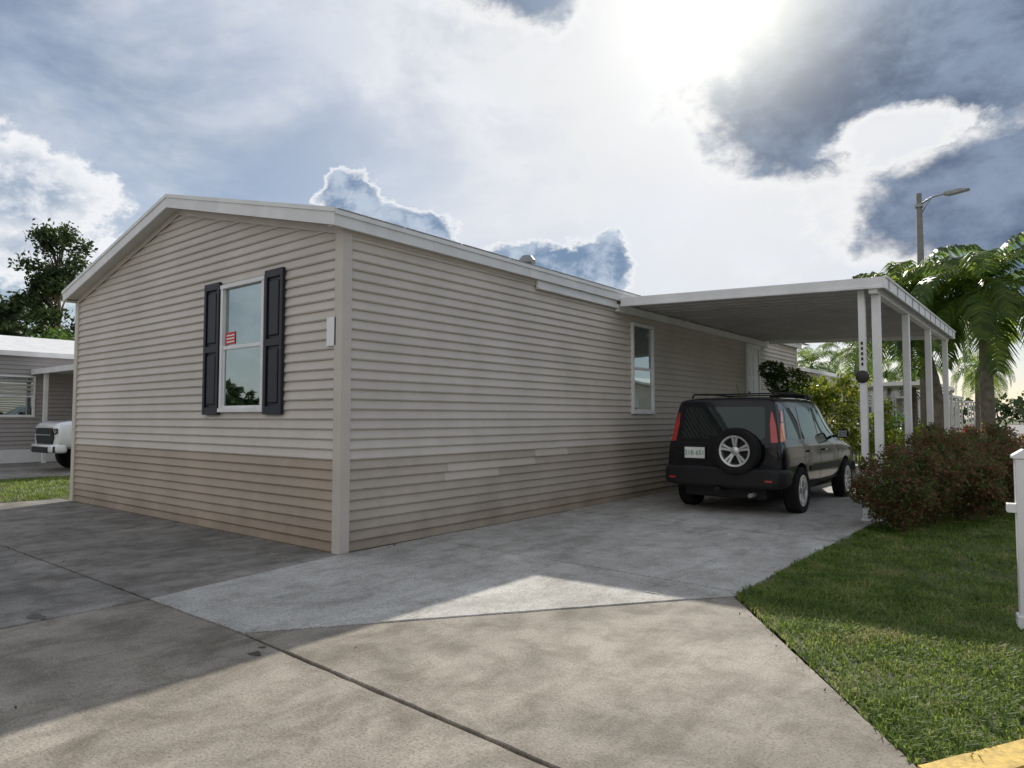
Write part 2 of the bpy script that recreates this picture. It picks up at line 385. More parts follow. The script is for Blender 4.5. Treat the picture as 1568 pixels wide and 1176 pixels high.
box('frame_l',0,.08,-.05,.03,0,2.07,M_white,de,.004); box('frame_r',.87,.95,-.05,.03,0,2.07,M_white,de,.004); box('frame_t',-.02,.97,-.055,.03,2.07,2.16,M_white,de,.004)
box('leaf',.08,.87,-.02,.02,0,2.07,M_white,de)
for i in range(2):
    for j in range(3): box('panel',.15+.34*i,.46+.34*i,-.032,-.02,.15+.63*j,.68+.63*j,M_white,de,.008)
tube('knob',[(.14,-.02,1.0),(.14,-.075,1.0)],[.015,.03],M_steel,de)
st=empty('porch_steps')
box('landing',.06,1.55,10.9,12.9,0.02,.94,M_kerb,st,.01)
for i in range(4): box('step',1.55+.28*i,1.55+.28*(i+1)-.004,11.4,12.6,0.02,.76-.19*i,M_kerb,st,.01)
pl=empty('potted_plant')
box('planter_box',.75,1.5,10.95,11.4,.945,1.88,M_black,pl,.02)
C=np.vstack([blobpts((1.1,11.2,2.15),(.5,.4,.35),1100),blobpts((.72,11.25,2.45),(.3,.3,.25),500)])
leaves('foliage',C,.10,M_hedgeg,pl,.35)
tube('stem',[(1.1,11.2,1.85),(1.05,11.2,2.3)],[.02,.012],M_bark,pl)

# ================================================================ CARPORT
cp=empty('carport')
CX=4.02; CY0=5.5; CY1=12.9
ztop=lambda x:3.375-.155*x/CX
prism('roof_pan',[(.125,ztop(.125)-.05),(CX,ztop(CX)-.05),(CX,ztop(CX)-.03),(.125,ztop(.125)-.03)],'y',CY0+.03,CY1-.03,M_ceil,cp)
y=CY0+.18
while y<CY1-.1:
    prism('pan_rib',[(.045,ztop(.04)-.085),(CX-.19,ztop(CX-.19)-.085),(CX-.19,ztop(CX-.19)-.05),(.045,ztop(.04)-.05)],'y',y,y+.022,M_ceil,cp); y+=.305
prism('front_fascia',[(.14,ztop(.14)-.15),(CX,ztop(CX)-.15),(CX,ztop(CX)),(.14,ztop(.14))],'y',CY0,CY0+.03,M_white,cp,.003)
prism('front_lip',[(.14,ztop(.14)-.15),(CX,ztop(CX)-.15),(CX,ztop(CX)-.115),(.14,ztop(.14)-.115)],'y',CY0-.02,CY0-.0005,M_white,cp,.003)
prism('rear_fascia',[(.14,ztop(.14)-.15),(CX,ztop(CX)-.15),(CX,ztop(CX)),(.14,ztop(.14))],'y',CY1-.03,CY1,M_white,cp,.003)
zc=ztop(CX)
box('gutter_face',CX+.002,CX+.03,CY0-.02,CY1,zc-.155,zc+.004,M_white,cp,.004)
box('gutter_lip',CX+.031,CX+.05,CY0-.02,CY1,zc-.02,zc+.006,M_white,cp,.004)
y=CY0+.2
while y<CY1: box('gutter_strap',CX+.031,CX+.037,y,y+.03,zc-.15,zc-.022,M_kerb,cp); y+=.61
box('side_beam',CX-.18,CX-.08,CY0+.032,CY1-.032,zc-.20,zc-.055,M_white,cp,.004)
box('house_header',.033,.10,CY0,CY1,3.15,3.27,M_white,cp,.004)
for i,(px,py) in enumerate([(CX-.13,5.72),(CX-.30,5.70),(CX-.13,7.95),(CX-.13,10.25),(CX-.13,12.6)]):
    w=.05 if i!=1 else .042
    box('post_%d'%i,px-w,px+w,py-w,py+w,0.0,zc-.202 if i!=1 else zc-.12,M_white,cp,.008)
    box('post_base_%d'%i,px-w-.02,px+w+.02,py-w-.02,py+w+.02,0.021,.05,M_white,cp,.004)
lathe('post_ornament',[(0,-.03),(.06,-.028),(.085,-.01),(.07,.0)],'y',M_orn,cp,20,(CX-.30,5.655,1.93))
for k in range(5):
    box('house_number_%d'%k,CX-.312,CX-.288,5.652,5.657,2.08+k*.07,2.12+k*.07,M_black,cp)

# ================================================================ vehicles
def loft(name,st,sec,mat,parent,sub=2,lean=None):
    V=[];F=[];n=None
    for s in st:
        half=sec(s); n=len(half)
        ring=[(x,z) for x,z in half]+[(-x,z) for x,z in half[::-1][1:-1]]
        for x,z in ring:
            yy=s[0]+(lean(s,z) if lean else 0); V.append((x,yy,z))
    m=len(ring)
    for i in range(len(st)-1):
        for k in range(m): F.append((i*m+k,i*m+(k+1)%m,(i+1)*m+(k+1)%m,(i+1)*m+k))
    for base in (0,(len(st)-1)*m):
        F.append((base,base+1,base+m-1))
        for k in range(1,n-2): F.append((base+k,base+k+1,base+m-k-1,base+m-k))
        F.append((base+n-2,base+n-1,base+m-(n-2)))
    o=mk(name,V,F,mat,parent)
    bm=bmesh.new(); bm.from_mesh(o.data); bmesh.ops.recalc_face_normals(bm,faces=bm.faces[:]); bm.to_mesh(o.data); bm.free()
    md=o.modifiers.new('s','SUBSURF'); md.levels=sub; md.render_levels=sub
    apply(o)
    for p in o.data.polygons: p.use_smooth=True
    return o
def apply(o):
    bpy.context.view_layer.update()
    dg=bpy.context.evaluated_depsgraph_get()
    me=bpy.data.meshes.new_from_object(o.evaluated_get(dg)); o.modifiers.clear(); old=o.data; o.data=me; bpy.data.meshes.remove(old)
def bvh_of(o):
    me=o.data; return BVHTree.FromPolygons([v.co.copy() for v in me.vertices],[tuple(p.vertices) for p in me.polygons])
def cyl_cut(o,cyls):
    for (x0,x1,yc,zc_,r) in cyls:
        bm=bmesh.new()
        bmesh.ops.create_cone(bm,cap_ends=True,segments=48,radius1=r,radius2=r,depth=abs(x1-x0),matrix=Matrix.Translation(((x0+x1)/2,yc,zc_))@Matrix.Rotation(R(90),4,'Y'))
        me=bpy.data.meshes.new('c'); bm.to_mesh(me); bm.free(); me.materials.append(M_black)
        c=bpy.data.objects.new('c',me); COL.objects.link(c); c.parent=o.parent
        md=o.modifiers.new('b','BOOLEAN'); md.object=c; md.operation='DIFFERENCE'; md.solver='EXACT'
        try: md.material_mode='TRANSFER'
        except Exception: pass
        apply(o); bpy.data.objects.remove(c)
    sharp(o,38)
def panel(name,poly,view,bvh,mat,parent,off=.004,mirror=False,depth=.012,rad=.03):
    P=[Vector(p) for p in poly]; n=len(P); pts=[]
    for i in range(n):
        a,b,c=P[i-1],P[i],P[(i+1)%n]
        r=min(rad,(a-b).length*.4,(c-b).length*.4)
        p0=b+(a-b).normalized()*r; p1=b+(c-b).normalized()*r
        for k in range(5):
            t=k/4; pts.append(p0*(1-t)**2+b*2*t*(1-t)+p1*t*t)
    res=[]
    for i in range(len(pts)):
        a,b=pts[i],pts[(i+1)%len(pts)]; m=max(1,int((b-a).length/.04))
        for k in range(m): res.append(a+(b-a)*k/m)
    cen=sum(res,Vector((0,0)))/len(res); rings=6; outs=[]
    for sg in ([1,-1] if mirror else [1]):
        def proj(p):
            if view=='side': o=Vector((2*sg,p.x,p.y)); d=Vector((-sg,0,0))
            elif view=='rear': o=Vector((p.x*sg,-6,p.y)); d=Vector((0,1,0))
            elif view=='front': o=Vector((p.x*sg,9,p.y)); d=Vector((0,-1,0))
            h=bvh.ray_cast(o,d)
            if h[0] is None: return None,d
            return h[0]-d*off,d
        V=[];m=len(res)
        q,d=proj(cen); V.append(q if q else Vector((0,0,0)))
        for r in range(1,rings+1):
            for p in res:
                q,d=proj(cen+(p-cen)*r/rings)
                if q is None: q=V[-1].copy()
                V.append(q)
        for p in range(m): V.append(V[1+(rings-1)*m+p]+d*(off+depth))
        F=[(0,1+k,1+(k+1)%m) for k in range(m)]
        for r in range(rings):
            a=1+r*m; b=1+(r+1)*m
            for k in range(m): F.append((a+k,b+k,b+(k+1)%m,a+(k+1)%m))
        o=mk(name,V,F,mat,parent,True); sharp(o,50); outs.append(o)
    return outs
def wheel(parent,x,y,z,side,r=.335,wd=.21,spokes=5,axis='x',name='wheel'):
    e=empty(name,(x,y,z),0,parent)
    if axis=='y': e.rotation_euler=(0,0,R(-90))
    h=wd/2; ri=r*.66; s=side
    lathe('tyre',[(ri,-h*.8*s),(r*.80,-h*s),(r*.94,-h*.95*s),(r,-h*.72*s),(r,h*.72*s),(r*.94,h*.95*s),(r*.80,h*s),(ri+.005,h*.86*s),(ri-.01,h*.7*s)],'x',M_tyre,e,44)
    lathe('rim',[(ri+.004,h*.90*s),(ri-.022,h*.86*s),(ri-.03,h*.4*s),(ri-.03,-h*.5*s)],'x',M_alloy,e,44)
    lathe('brake',[(0,h*.1*s),(ri*.6,h*.1*s),(ri-.02,0)],'x',M_black,e,30)
    lathe('hub',[(0,h*.74*s),(.035,h*.73*s),(.06,h*.62*s),(.065,h*.3*s)],'x',M_alloy,e,24)
    for k in range(spokes):
        t=2*math.pi*k/spokes+math.pi/2
        c,sn=math.cos(t),math.sin(t)
        for dlt in (-.17,.17):
            V=[]
            for (rr,w,a) in ((.045,.022,.62),((ri-.025)*.55,.019,.68),(ri-.022,.026,.76)):
                off=dlt*rr*.9
                for (ww,aa) in ((-w,a-.25),(-w*.7,a),(w*.7,a),(w,a-.25)):
                    V.append((aa*h*s,rr*c-(ww+off)*sn,rr*sn+(ww+off)*c))
            F=[]
            for i in range(2):
                for q in range(3): F.append((i*4+q,i*4+q+1,i*4+q+5,i*4+q+4))
            mk('spoke',V,F,M_alloy,e)
    return e

car=empty('parked_car',(1.95,5.97,.02),0)
def secA(s):
    y,w,zb,zs,we,ze,zt_=s
    return [(0,zb),(w*.84,zb),(w*.97,zb+.09),(w,.60),(w*.992,.86),(w*.965,zs),(w*.945,zs+.035),(we,ze),(we-.03,ze+.05),(we-.13,zt_-.01),(0,zt_)]
stA=[(-.80,.80,.44,.98,.70,1.53,1.62),(-.775,.85,.38,.99,.72,1.565,1.655),(-.6,.868,.34,1.0,.725,1.575,1.67),(-.1,.875,.32,1.0,.72,1.59,1.685),(.7,.877,.30,.99,.715,1.60,1.695),(1.35,.877,.30,.98,.71,1.59,1.69),
(1.66,.877,.30,.975,.69,1.55,1.655),(1.95,.875,.30,.97,.70,1.36,1.45),(2.38,.87,.30,.96,.745,1.06,1.12),(2.52,.87,.30,.95,.76,1.0,1.04),(3.05,.86,.30,.88,.74,.93,.97),(3.4,.83,.33,.80,.70,.86,.90),(3.55,.78,.40,.72,.64,.78,.81)]
leanA=lambda s,z: (.15*max(0,(z-.98)/.6) if s[0]<-.59 else 0)
body=loft('body',stA,secA,M_paint,car,3,leanA)
bv=bvh_of(body)
cyl_cut(body,[(.60,1.1,0,.33,.385),(-1.1,-.60,0,.33,.385),(.60,1.1,2.62,.33,.385),(-1.1,-.60,2.62,.33,.385)])
panel('side_glass_quarter',[(-.46,1.06),(.17,1.05),(.15,1.51),(-.34,1.50)],'side',bv,M_cglass,car,mirror=True)
panel('side_glass_rear',[(.27,1.05),(1.0,1.04),(.97,1.53),(.25,1.52)],'side',bv,M_cglass,car,mirror=True)
panel('side_glass_front',[(1.09,1.04),(2.10,1.03),(1.62,1.47),(1.06,1.53)],'side',bv,M_cglass,car,mirror=True)
panel('rear_glass',[(-.62,1.06),(.62,1.06),(.59,1.52),(-.59,1.52)],'rear',bv,M_cglass,car,off=.006,rad=.06)
panel('windscreen',[(-.66,1.08),(.66,1.08),(.58,1.52),(-.58,1.52)],'front',bv,M_cglass,car,off=.006,rad=.05)
panel('tail_lamp_red',[(-.79,1.02),(-.70,1.02),(-.67,1.28),(-.675,1.46),(-.70,1.42),(-.75,1.25)],'rear',bv,M_red,car,off=.008,mirror=True,rad=.015)
panel('tail_lamp_amber_side',[(-.72,1.03),(-.57,1.04),(-.49,1.29),(-.59,1.29)],'side',bv,M_orange,car,off=.008,mirror=True,rad=.015)
panel('tail_lamp_red_side',[(-.585,1.305),(-.485,1.305),(-.44,1.46),(-.50,1.46)],'side',bv,M_red,car,off=.008,mirror=True,rad=.01)
def strip(nm,poly,view,mat,off=.003,mir=True): panel(nm,poly,view,bv,mat,car,off=off,mirror=mir,rad=.003,depth=.004)
for yy in (.22,1.04,2.12): strip('door_gap',[(yy,.42),(yy+.010,.42),(yy+.010,1.03),(yy,1.03)],'side',M_black,.0015)
strip('body_moulding',[(.45,.57),(2.15,.57),(2.15,.65),(.45,.65)],'side',M_black,.012)
strip('sill_cladding',[(.45,.34),(2.15,.34),(2.15,.41),(.45,.41)],'side',M_black,.012)
for yy in (.36,1.18):
    box('door_handle',.868,.90,yy,yy+.15,.855,.885,M_paint,car,.01); box('door_handle',-.90,-.868,yy,yy+.15,.855,.885,M_paint,car,.01)
strip('tailgate_gap',[(-.70,.995),(.70,.995),(.70,1.003),(-.70,1.003)],'rear',M_black,.002,False)
strip('tailgate_gap_v',[(-.70,.55),(-.693,.55),(-.693,1.0),(-.70,1.0)],'rear',M_black,.002,True)
def secB(s):
    y,w,z0,z1=s
    return [(0,z0),(w*.9,z0),(w,z0+.04),(w,(z0+z1)/2),(w,z1-.03),(w*.92,z1),(0,z1)]
loft('rear_bumper',[(-.93,.70,.42,.64),(-.91,.82,.38,.67),(-.78,.89,.36,.68),(-.44,.89,.38,.67),(-.42,.87,.40,.65)],secB,M_black,car,2)
loft('front_bumper',[(3.20,.87,.34,.62),(3.40,.87,.34,.62),(3.60,.76,.36,.62),(3.66,.6,.38,.60)],secB,M_black,car,2)
for s in (-1,1): box('bumper_reflector',s*.70-.05,s*.70+.05,-.925,-.905,.48,.51,M_red,car,.006)
wheel(car,.26,-.90,.90,1,r=.325,wd=.19,axis='y',name='spare_wheel')
box('spare_bracket',.10,.42,-.83,-.76,.75,1.0,M_black,car,.01)
box('licence_recess',-.56,-.22,-.822,-.79,.74,.96,M_black,car,.01)
box('licence_plate',-.545,-.235,-.834,-.823,.775,.935,M_plate,car,.004)
def text(s,loc,rot,size,mat,parent,nm):
    c=bpy.data.curves.new(nm,'FONT'); c.body=s; c.size=size; c.extrude=.001; c.align_x='CENTER'; c.materials.append(mat)
    o=bpy.data.objects.new(nm,c); COL.objects.link(o); o.location=loc; o.rotation_euler=rot; o.parent=parent; return o
text('21B 651',(-.39,-.836,.825),(R(90),0,0),.092,M_green,car,'licence_text')
tube('rear_wiper',[(-.05,-.80,1.075),(-.35,-.775,1.16),(-.42,-.765,1.2)],[.012,.008,.006],M_black,car,8)
tube('tow_bar',[(0,-.7,.36),(0,-1.0,.36)],[.03,.03],M_black,car,8)
tube('exhaust',[(.45,-.6,.30),(.45,-.93,.29)],[.03,.03],M_steel,car,12)
box('underbody',-.6,.6,-.7,3.3,.22,.42,M_black,car,.02)
for s in (-1,1):
    tube('roof_rail',[(s*.60,-.40,1.665),(s*.61,-.32,1.72),(s*.62,.5,1.74),(s*.61,1.3,1.725),(s*.60,1.42,1.67)],[.014]*5,M_black,car,8)
box('cross_bar',-.6,.6,.1,.15,1.72,1.74,M_black,car,.006); box('cross_bar_front',-.6,.6,1.0,1.05,1.72,1.74,M_black,car,.006)
tube('antenna',[(-.62,1.9,1.35),(-.66,1.6,1.95)],[.004,.003],M_black,car,6)
for s in (-1,1):
    box('mirror_housing',min(s*.90,s*1.08),max(s*.90,s*1.08),1.90,2.0,1.03,1.18,M_paint,car,.035)
    box('mirror_glass',min(s*.92,s*1.06),max(s*.92,s*1.06),1.895,1.899,1.05,1.16,M_chrome,car)
    box('mirror_stalk',min(s*.82,s*.92),max(s*.82,s*.92),1.93,1.97,1.04,1.08,M_black,car)
for (x,s) in ((.80,1),(-.80,-1)):
    wheel(car,x,0,.315,s); wheel(car,x,2.62,.315,s)
panel('headlamp',[(.45,.70),(.74,.70),(.74,.82),(.45,.80)],'front',bv,M_chrome,car,off=.006,mirror=True)
strip('mudguard',[(-.395,.25),(-.36,.25),(-.36,.45),(-.395,.45)],'side',M_black,.01)

tr=empty('pickup_truck',(-14.95,1.95+.97,.0),R(180)); tr.scale=(1.03,1.03,1.10)
def secT(s):
    y,w,zb,zs,we,ze,zt_=s
    return [(0,zb),(w*.86,zb),(w*.98,zb+.1),(w,.80),(w*.985,1.0),(w*.95,zs),(w*.92,zs+.02),(we,ze),(we-.05,ze+.03),(we-.2,zt_),(0,zt_)]
stT=[(-4.4,.90,.55,1.15,.80,1.18,1.18),(-4.3,.93,.5,1.2,.86,1.24,1.24),(-2.75,.94,.48,1.22,.86,1.25,1.25),(-2.7,.94,.48,1.22,.74,1.60,1.66),(-2.5,.94,.48,1.22,.70,1.72,1.80),(-1.6,.94,.48,1.20,.70,1.75,1.82),(-1.15,.94,.48,1.18,.72,1.66,1.72),(-.55,.94,.48,1.16,.80,1.25,1.30),(-.4,.94,.48,1.15,.82,1.19,1.24),(.4,.94,.50,1.12,.82,1.18,1.22),(.8,.92,.52,1.08,.78,1.13,1.17),(.87,.90,.54,1.04,.76,1.08,1.12),(.92,.88,.56,1.0,.72,1.05,1.08)]
tb=loft('body',stT,secT,M_tpaint,tr,2); tbv=bvh_of(tb)
cyl_cut(tb,[(.6,1.2,0,.40,.46),(-1.2,-.6,0,.40,.46),(.6,1.2,-3.25,.40,.46),(-1.2,-.6,-3.25,.40,.46)])
panel('grille',[(-.50,.62),(.50,.62),(.62,.80),(.52,1.02),(-.52,1.02),(-.62,.80)],'front',tbv,M_black,tr,off=.03)
box('grille_bar',-.5,.5,.955,.975,.84,.87,M_steel,tr,.004)
panel('headlamp',[(.62,.86),(.82,.90),(.80,1.01),(.60,1.0)],'front',tbv,M_black,tr,off=.012,mirror=True)
panel('headlamp_lens',[(.66,.89),(.78,.92),(.77,.98),(.65,.97)],'front',tbv,M_chrome,tr,off=.022,mirror=True)
panel('side_glass',[(-1.55,1.27),(-.70,1.26),(-1.15,1.62),(-1.55,1.66)],'side',tbv,M_cglass,tr,mirror=True)
panel('side_glass_rear',[(-2.5,1.28),(-1.62,1.27),(-1.62,1.66),(-2.4,1.66)],'side',tbv,M_cglass,tr,mirror=True)
panel('windscreen',[(-.66,1.32),(.66,1.32),(.58,1.66),(-.58,1.66)],'front',tbv,M_cglass,tr)
loft('front_bumper',[(.60,.93,.42,.66),(.85,.92,.42,.66),(1.0,.8,.44,.64),(1.04,.6,.46,.62)],secB,M_tpaint,tr,2)
box('lower_intake',-.55,.55,1.0,1.05,.44,.58,M_black,tr,.01)
for s in (-1,1): box('fog_lamp_bezel',s*.72-.1,s*.72+.1,.93,.99,.46,.60,M_black,tr,.02)
for (x,s) in ((.86,1),(-.86,-1)):
    wheel(tr,x,0,.37,s,r=.39,wd=.25,spokes=6); wheel(tr,x,-3.25,.37,s,r=.39,wd=.25,spokes=6)
for s in (-1,1): box('mirror',min(s*.97,s*1.18),max(s*.97,s*1.18),-.75,-.66,1.25,1.45,M_black,tr,.03)

# ================================================================ GROUND
def poly(name,pts,z,mat,parent=None):
    return mk(name,[(x,y,z) for x,y in pts],[tuple(range(len(pts)))],mat,parent)
poly('ground',[(-1500,-1500),(1500,-1500),(1500,1500),(-1500,1500)],-.034,M_grass)
def inset(pts,d):
    n=len(pts); out=[]
    A=sum(pts[i][0]*pts[(i+1)%n][1]-pts[(i+1)%n][0]*pts[i][1] for i in range(n))
    sg=1 if A>0 else -1
    for i in range(n):
        p0,p1,p2=Vector(pts[i-1]),Vector(pts[i]),Vector(pts[(i+1)%n])
        d1=(p1-p0).normalized(); d2=(p2-p1).normalized(); n1=Vector((-d1.y,d1.x))*sg; n2=Vector((-d2.y,d2.x))*sg
        b=(n1+n2); b=b/max(.3,b.length_squared)*2
        q=p1+b*d; out.append((q.x,q.y))
    return out
def slab(name,pts,z,mat,parent,gap=.007):
    p=inset(pts,gap); pr=[]
    for i in range(len(p)):
        a,b=Vector(p[i]),Vector(p[(i+1)%len(p)]); m=max(1,int((b-a).length/.10)); nn=Vector((-(b-a).y,(b-a).x)).normalized()
        for k in range(m):
            q=a+(b-a)*k/m
            if 0<k: q=q+nn*random.uniform(-.004,.004)
            pr.append((q.x,q.y))
    n=len(pr); pi=inset(pr,.005)
    V=[(x,y,-.033) for x,y in pr]+[(x,y,z-.005) for x,y in pr]+[(x,y,z) for x,y in pi]
    F=[(i,(i+1)%n,n+(i+1)%n,n+i) for i in range(n)]+[(n+i,n+(i+1)%n,2*n+(i+1)%n,2*n+i) for i in range(n)]+[tuple(range(2*n,3*n))]
    return mk(name,V,F,mat,parent)
dw=empty('driveway')
poly('joint_soil',[(-9,-14),(12,-14),(12,-1),(5.4,-1.15),(3.74,.9),(3.74,13),(-.05,13),(-.05,.0),(-9,0)],-.029,M_soil,dw)
slab('slab_1',[(-3.4,-2),(.3,-2),(.05,.0),(-3.4,.0)],0,M_oldg,dw,.012)
slab('slab_2',[(-7.7,-2),(-3.4,-2),(-3.4,.0),(-7.7,.0)],0,M_oldg,dw,.012)
slab('slab_3',[(-3.4,-5.6),(.3,-5.6),(.3,-2),(-3.4,-2)],0,M_oldg,dw,.012)
slab('slab_4',[(-7.7,-5.6),(-3.4,-5.6),(-3.4,-2),(-7.7,-2)],0,M_oldg,dw,.012)
slab('slab_5',[(.3,-5.6),(4.3,-5.6),(4.3,-2.14),(1.63,-2.0),(.3,-2)],0,M_old,dw,.013)
slab('slab_6',[(1.63,-2.0),(4.3,-2.14),(5.62,-2.20),(5.30,-1.22),(3.76,.88)],0,M_old,dw,.013)
slab('slab_7',[(4.3,-5.6),(8,-5.6),(8,-2.25),(5.62,-2.20),(4.3,-2.14)],0,M_old,dw,.010)
slab('carport_slab_1',[(.3,-2.0),(1.63,-2.0),(3.76,.88),(3.76,1.0),(.035,1.15),(.05,0)],.006,M_new,dw,.006)
slab('carport_slab_2',[(.035,1.15),(3.76,1.0),(3.79,3.85),(.035,4.15)],.01,M_new,dw,.009)
slab('carport_slab_3',[(.035,4.15),(3.79,3.85),(3.92,8.5),(.035,8.5)],.02,M_new,dw,.012)
slab('carport_slab_4',[(.035,8.5),(3.92,8.5),(4.0,13),(.035,13)],.02,M_new,dw)
def stain(x,y,rx,ry,z,name='oil_stain'):
    n=28; V=[(x,y,z)]
    for k in range(n):
        t=2*math.pi*k/n; r=1+.22*math.sin(3*t+x)+.12*math.sin(7*t)
        V.append((x+rx*r*math.cos(t),y+ry*r*math.sin(t),z))
    return mk(name,V,[(0,1+k,1+(k+1)%n) for k in range(n)],M_stain,dw)
stain(.17,-2.70,.11,.045,.003); stain(2.05,-2.16,.045,.03,.003); stain(1.98,-2.07,.02,.02,.003); stain(3.22,.55,.06,.02,.010)
P=[]
for k in range(170):
    c=random.random()
    if c<.45: P.append((random.uniform(.05,.18),random.uniform(0,5.5),.016))
    elif c<.65: P.append((random.uniform(-7,0),random.uniform(-.14,-.04),.006))
    elif c<.75: t=random.random(); P.append((3.76+1.5*t+random.gauss(0,.05)-.1,.88-2.0*t+random.gauss(0,.05),.008))
    else: P.append((random.uniform(-3,5),random.uniform(-3.5,1),.008))
leaves('leaf_litter',np.array(P),.018,M_litter,dw,.5)
kl=[(5.30,-1.27),(5.62,-.72),(5.95,.1),(6.18,1.2),(6.30,3),(6.32,6),(6.3,10),(6.0,16),(5.3,24),(4.3,34),(2.7,50),(.5,75),(-2.5,110),(-8,170)]
def offs(pts,d):
    o=[]
    for i,p in enumerate(pts):
        a=Vector(pts[max(i-1,0)]); b=Vector(pts[min(i+1,len(pts)-1)]); t=(b-a).normalized(); o.append((p[0]+t.y*d,p[1]-t.x*d))
    return o
ro=offs(kl,7.0)
V=[(x,y,-.020) for x,y in kl]+[(x,y,-.020) for x,y in ro]; n=len(kl)
mk('street',V,[(i,i+1,n+i+1,n+i) for i in range(n-1)],M_asph)
poly('street_front',[(-60,-14),(-60,-5.6),(60,-5.6),(60,-14)],-.016,M_asph)
poly('street_junction',[(5.75,-2.24),(8,-2.28),(8,-5.6),(16,-5.6),(16,-1.0),(5.50,-1.3)],-.024,M_asph)
def kerb(name,pts,w,z0,z1,mat):
    a=pts; b=offs(pts,w); n=len(a); V=[]
    for i in range(n): V+=[(a[i][0],a[i][1],z0),(a[i][0],a[i][1],z1),(b[i][0],b[i][1],z1-.006),(b[i][0],b[i][1],z0)]
    F=[]
    for i in range(n-1):
        for k in range(3): F.append((4*i+k,4*i+k+1,4*i+k+5,4*i+k+4))
    F.append((0,1,2,3)); F.append((4*n-4,4*n-3,4*n-2,4*n-1))
    return mk(name,V,F,mat)
kf=[]
for i in range(3):
    a,b=Vector(kl[i]),Vector(kl[i+1])
    for k in range(10):
        q=a+(b-a)*k/10; kf.append((q.x+random.uniform(-.003,.003),q.y+random.uniform(-.003,.003)))
kf.append(kl[3])
kerb('yellow_kerb',kf,.14,-.03,.024,M_yellow)
kerb('kerb',kl[3:],.15,-.03,.032,M_kerb)
kerb('far_kerb',offs(kl,7.0),.16,-.03,.07,M_kerb)
lawn=[(3.79,.9),(5.27,-1.2),(5.60,-.70),(5.93,.1),(6.16,1.2),(6.28,3),(6.30,6),(6.28,10),(5.98,16),(5.3,24),(3.0,24),(3.0,13.2),(4.0,13),(3.93,8.5),(3.81,3.85)]
poly('lawn_sheet',lawn,-.010,M_grass)
def inpoly(P,poly_):
    x,y=P[:,0],P[:,1]; c=np.zeros(len(P),bool); n=len(poly_); j=n-1
    for i in range(n):
        xi,yi=poly_[i]; xj,yj=poly_[j]
        k=((yi>y)!=(yj>y))&(x<(xj-xi)*(y-yi)/(yj-yi+1e-12)+xi); c^=k; j=i
    return c
def blades(name,poly_,dens,h,w,z,parent=None):
    xs=[p[0] for p in poly_]; ys=[p[1] for p in poly_]
    A=(max(xs)-min(xs))*(max(ys)-min(ys)); n=int(A*dens)
    P=np.stack([rng.uniform(min(xs),max(xs),n),rng.uniform(min(ys),max(ys),n)],1); P=P[inpoly(P,poly_)]
    P=P+rng.normal(size=P.shape)*.014
    thin=np.sin(P[:,0]*3.1+1.7*np.sin(P[:,1]*2.3))*np.sin(P[:,1]*2.7+P[:,0])
    P=P[rng.uniform(0,1,len(P))<(.75+.38*thin)]
    n=len(P)
    hh=h*(.45+.55*rng.uniform(0,1,n)+.3*np.sin(P[:,0]*5+np.sin(P[:,1]*7))*np.sin(P[:,1]*4.3+P[:,0]*2))
    t=rng.uniform(0,2*np.pi,n); lean=rng.uniform(.3,1.5,n)
    d=np.stack([np.cos(t),np.sin(t)],1); s=np.stack([-d[:,1],d[:,0]],1)*w*.5*rng.uniform(.6,1.3,n)[:,None]
    b=np.column_stack([P,np.full(n,z)])
    S=np.column_stack([s,np.zeros(n)])
    mid=b+np.column_stack([d*(hh*.3*lean)[:,None],hh*.6]); tip=b+np.column_stack([d*(hh*.85*lean)[:,None],hh*.8])
    V2=np.stack([b-S,b+S,mid+S*.8,mid-S*.8,tip-S*.1,tip+S*.1],1).reshape(-1,3); i=np.arange(n)*6
    F=np.concatenate([np.stack([i,i+1,i+2,i+3],1),np.stack([i+3,i+2,i+5,i+4],1)])
    return npmesh(name,V2,F,M_blade,parent)
near=[(3.73,.94),(5.32,-1.27),(5.60,-.72),(5.94,.1),(6.17,1.2),(6.25,2.6),(3.77,2.6)]
mid=[(3.77,2.6),(6.25,2.6),(6.3,6),(6.28,10),(3.93,10),(3.93,8.5),(3.78,3.85)]
gr=empty('lawn_grass')
blades('near_blades',near,6500,.055,.009,-.012,gr)
blades('mid_blades',mid,2600,.055,.012,-.012,gr)
blades('far_blades',[(3.95,10),(6.28,10),(5.98,16),(5.3,24),(3.0,24),(3.0,13.1),(4.0,13.1)],600,.08,.02,-.012,gr)
blades('side_blades',[(-7.9,.1),(-7.9,-1.0),(-13,-1.0),(-13,7),(-7.25,7),(-7.25,.1)],600,.08,.014,-.03,gr)
blades('rear_blades',[(0,13.2),(3.8,13.2),(3.0,24),(-4,24),(-7,16),(0,15.7)],200,.10,.03,-.03,gr)
slab('side_path',[(-13,-2.2),(-7.72,-2.2),(-7.72,-.95),(-13,-.95)],0,M_new,dw)
slab('neighbour_slab',[(-19.4,.4),(-13,.4),(-13,12),(-19.4,12)],0,M_oldg,empty('neighbour_driveway'))

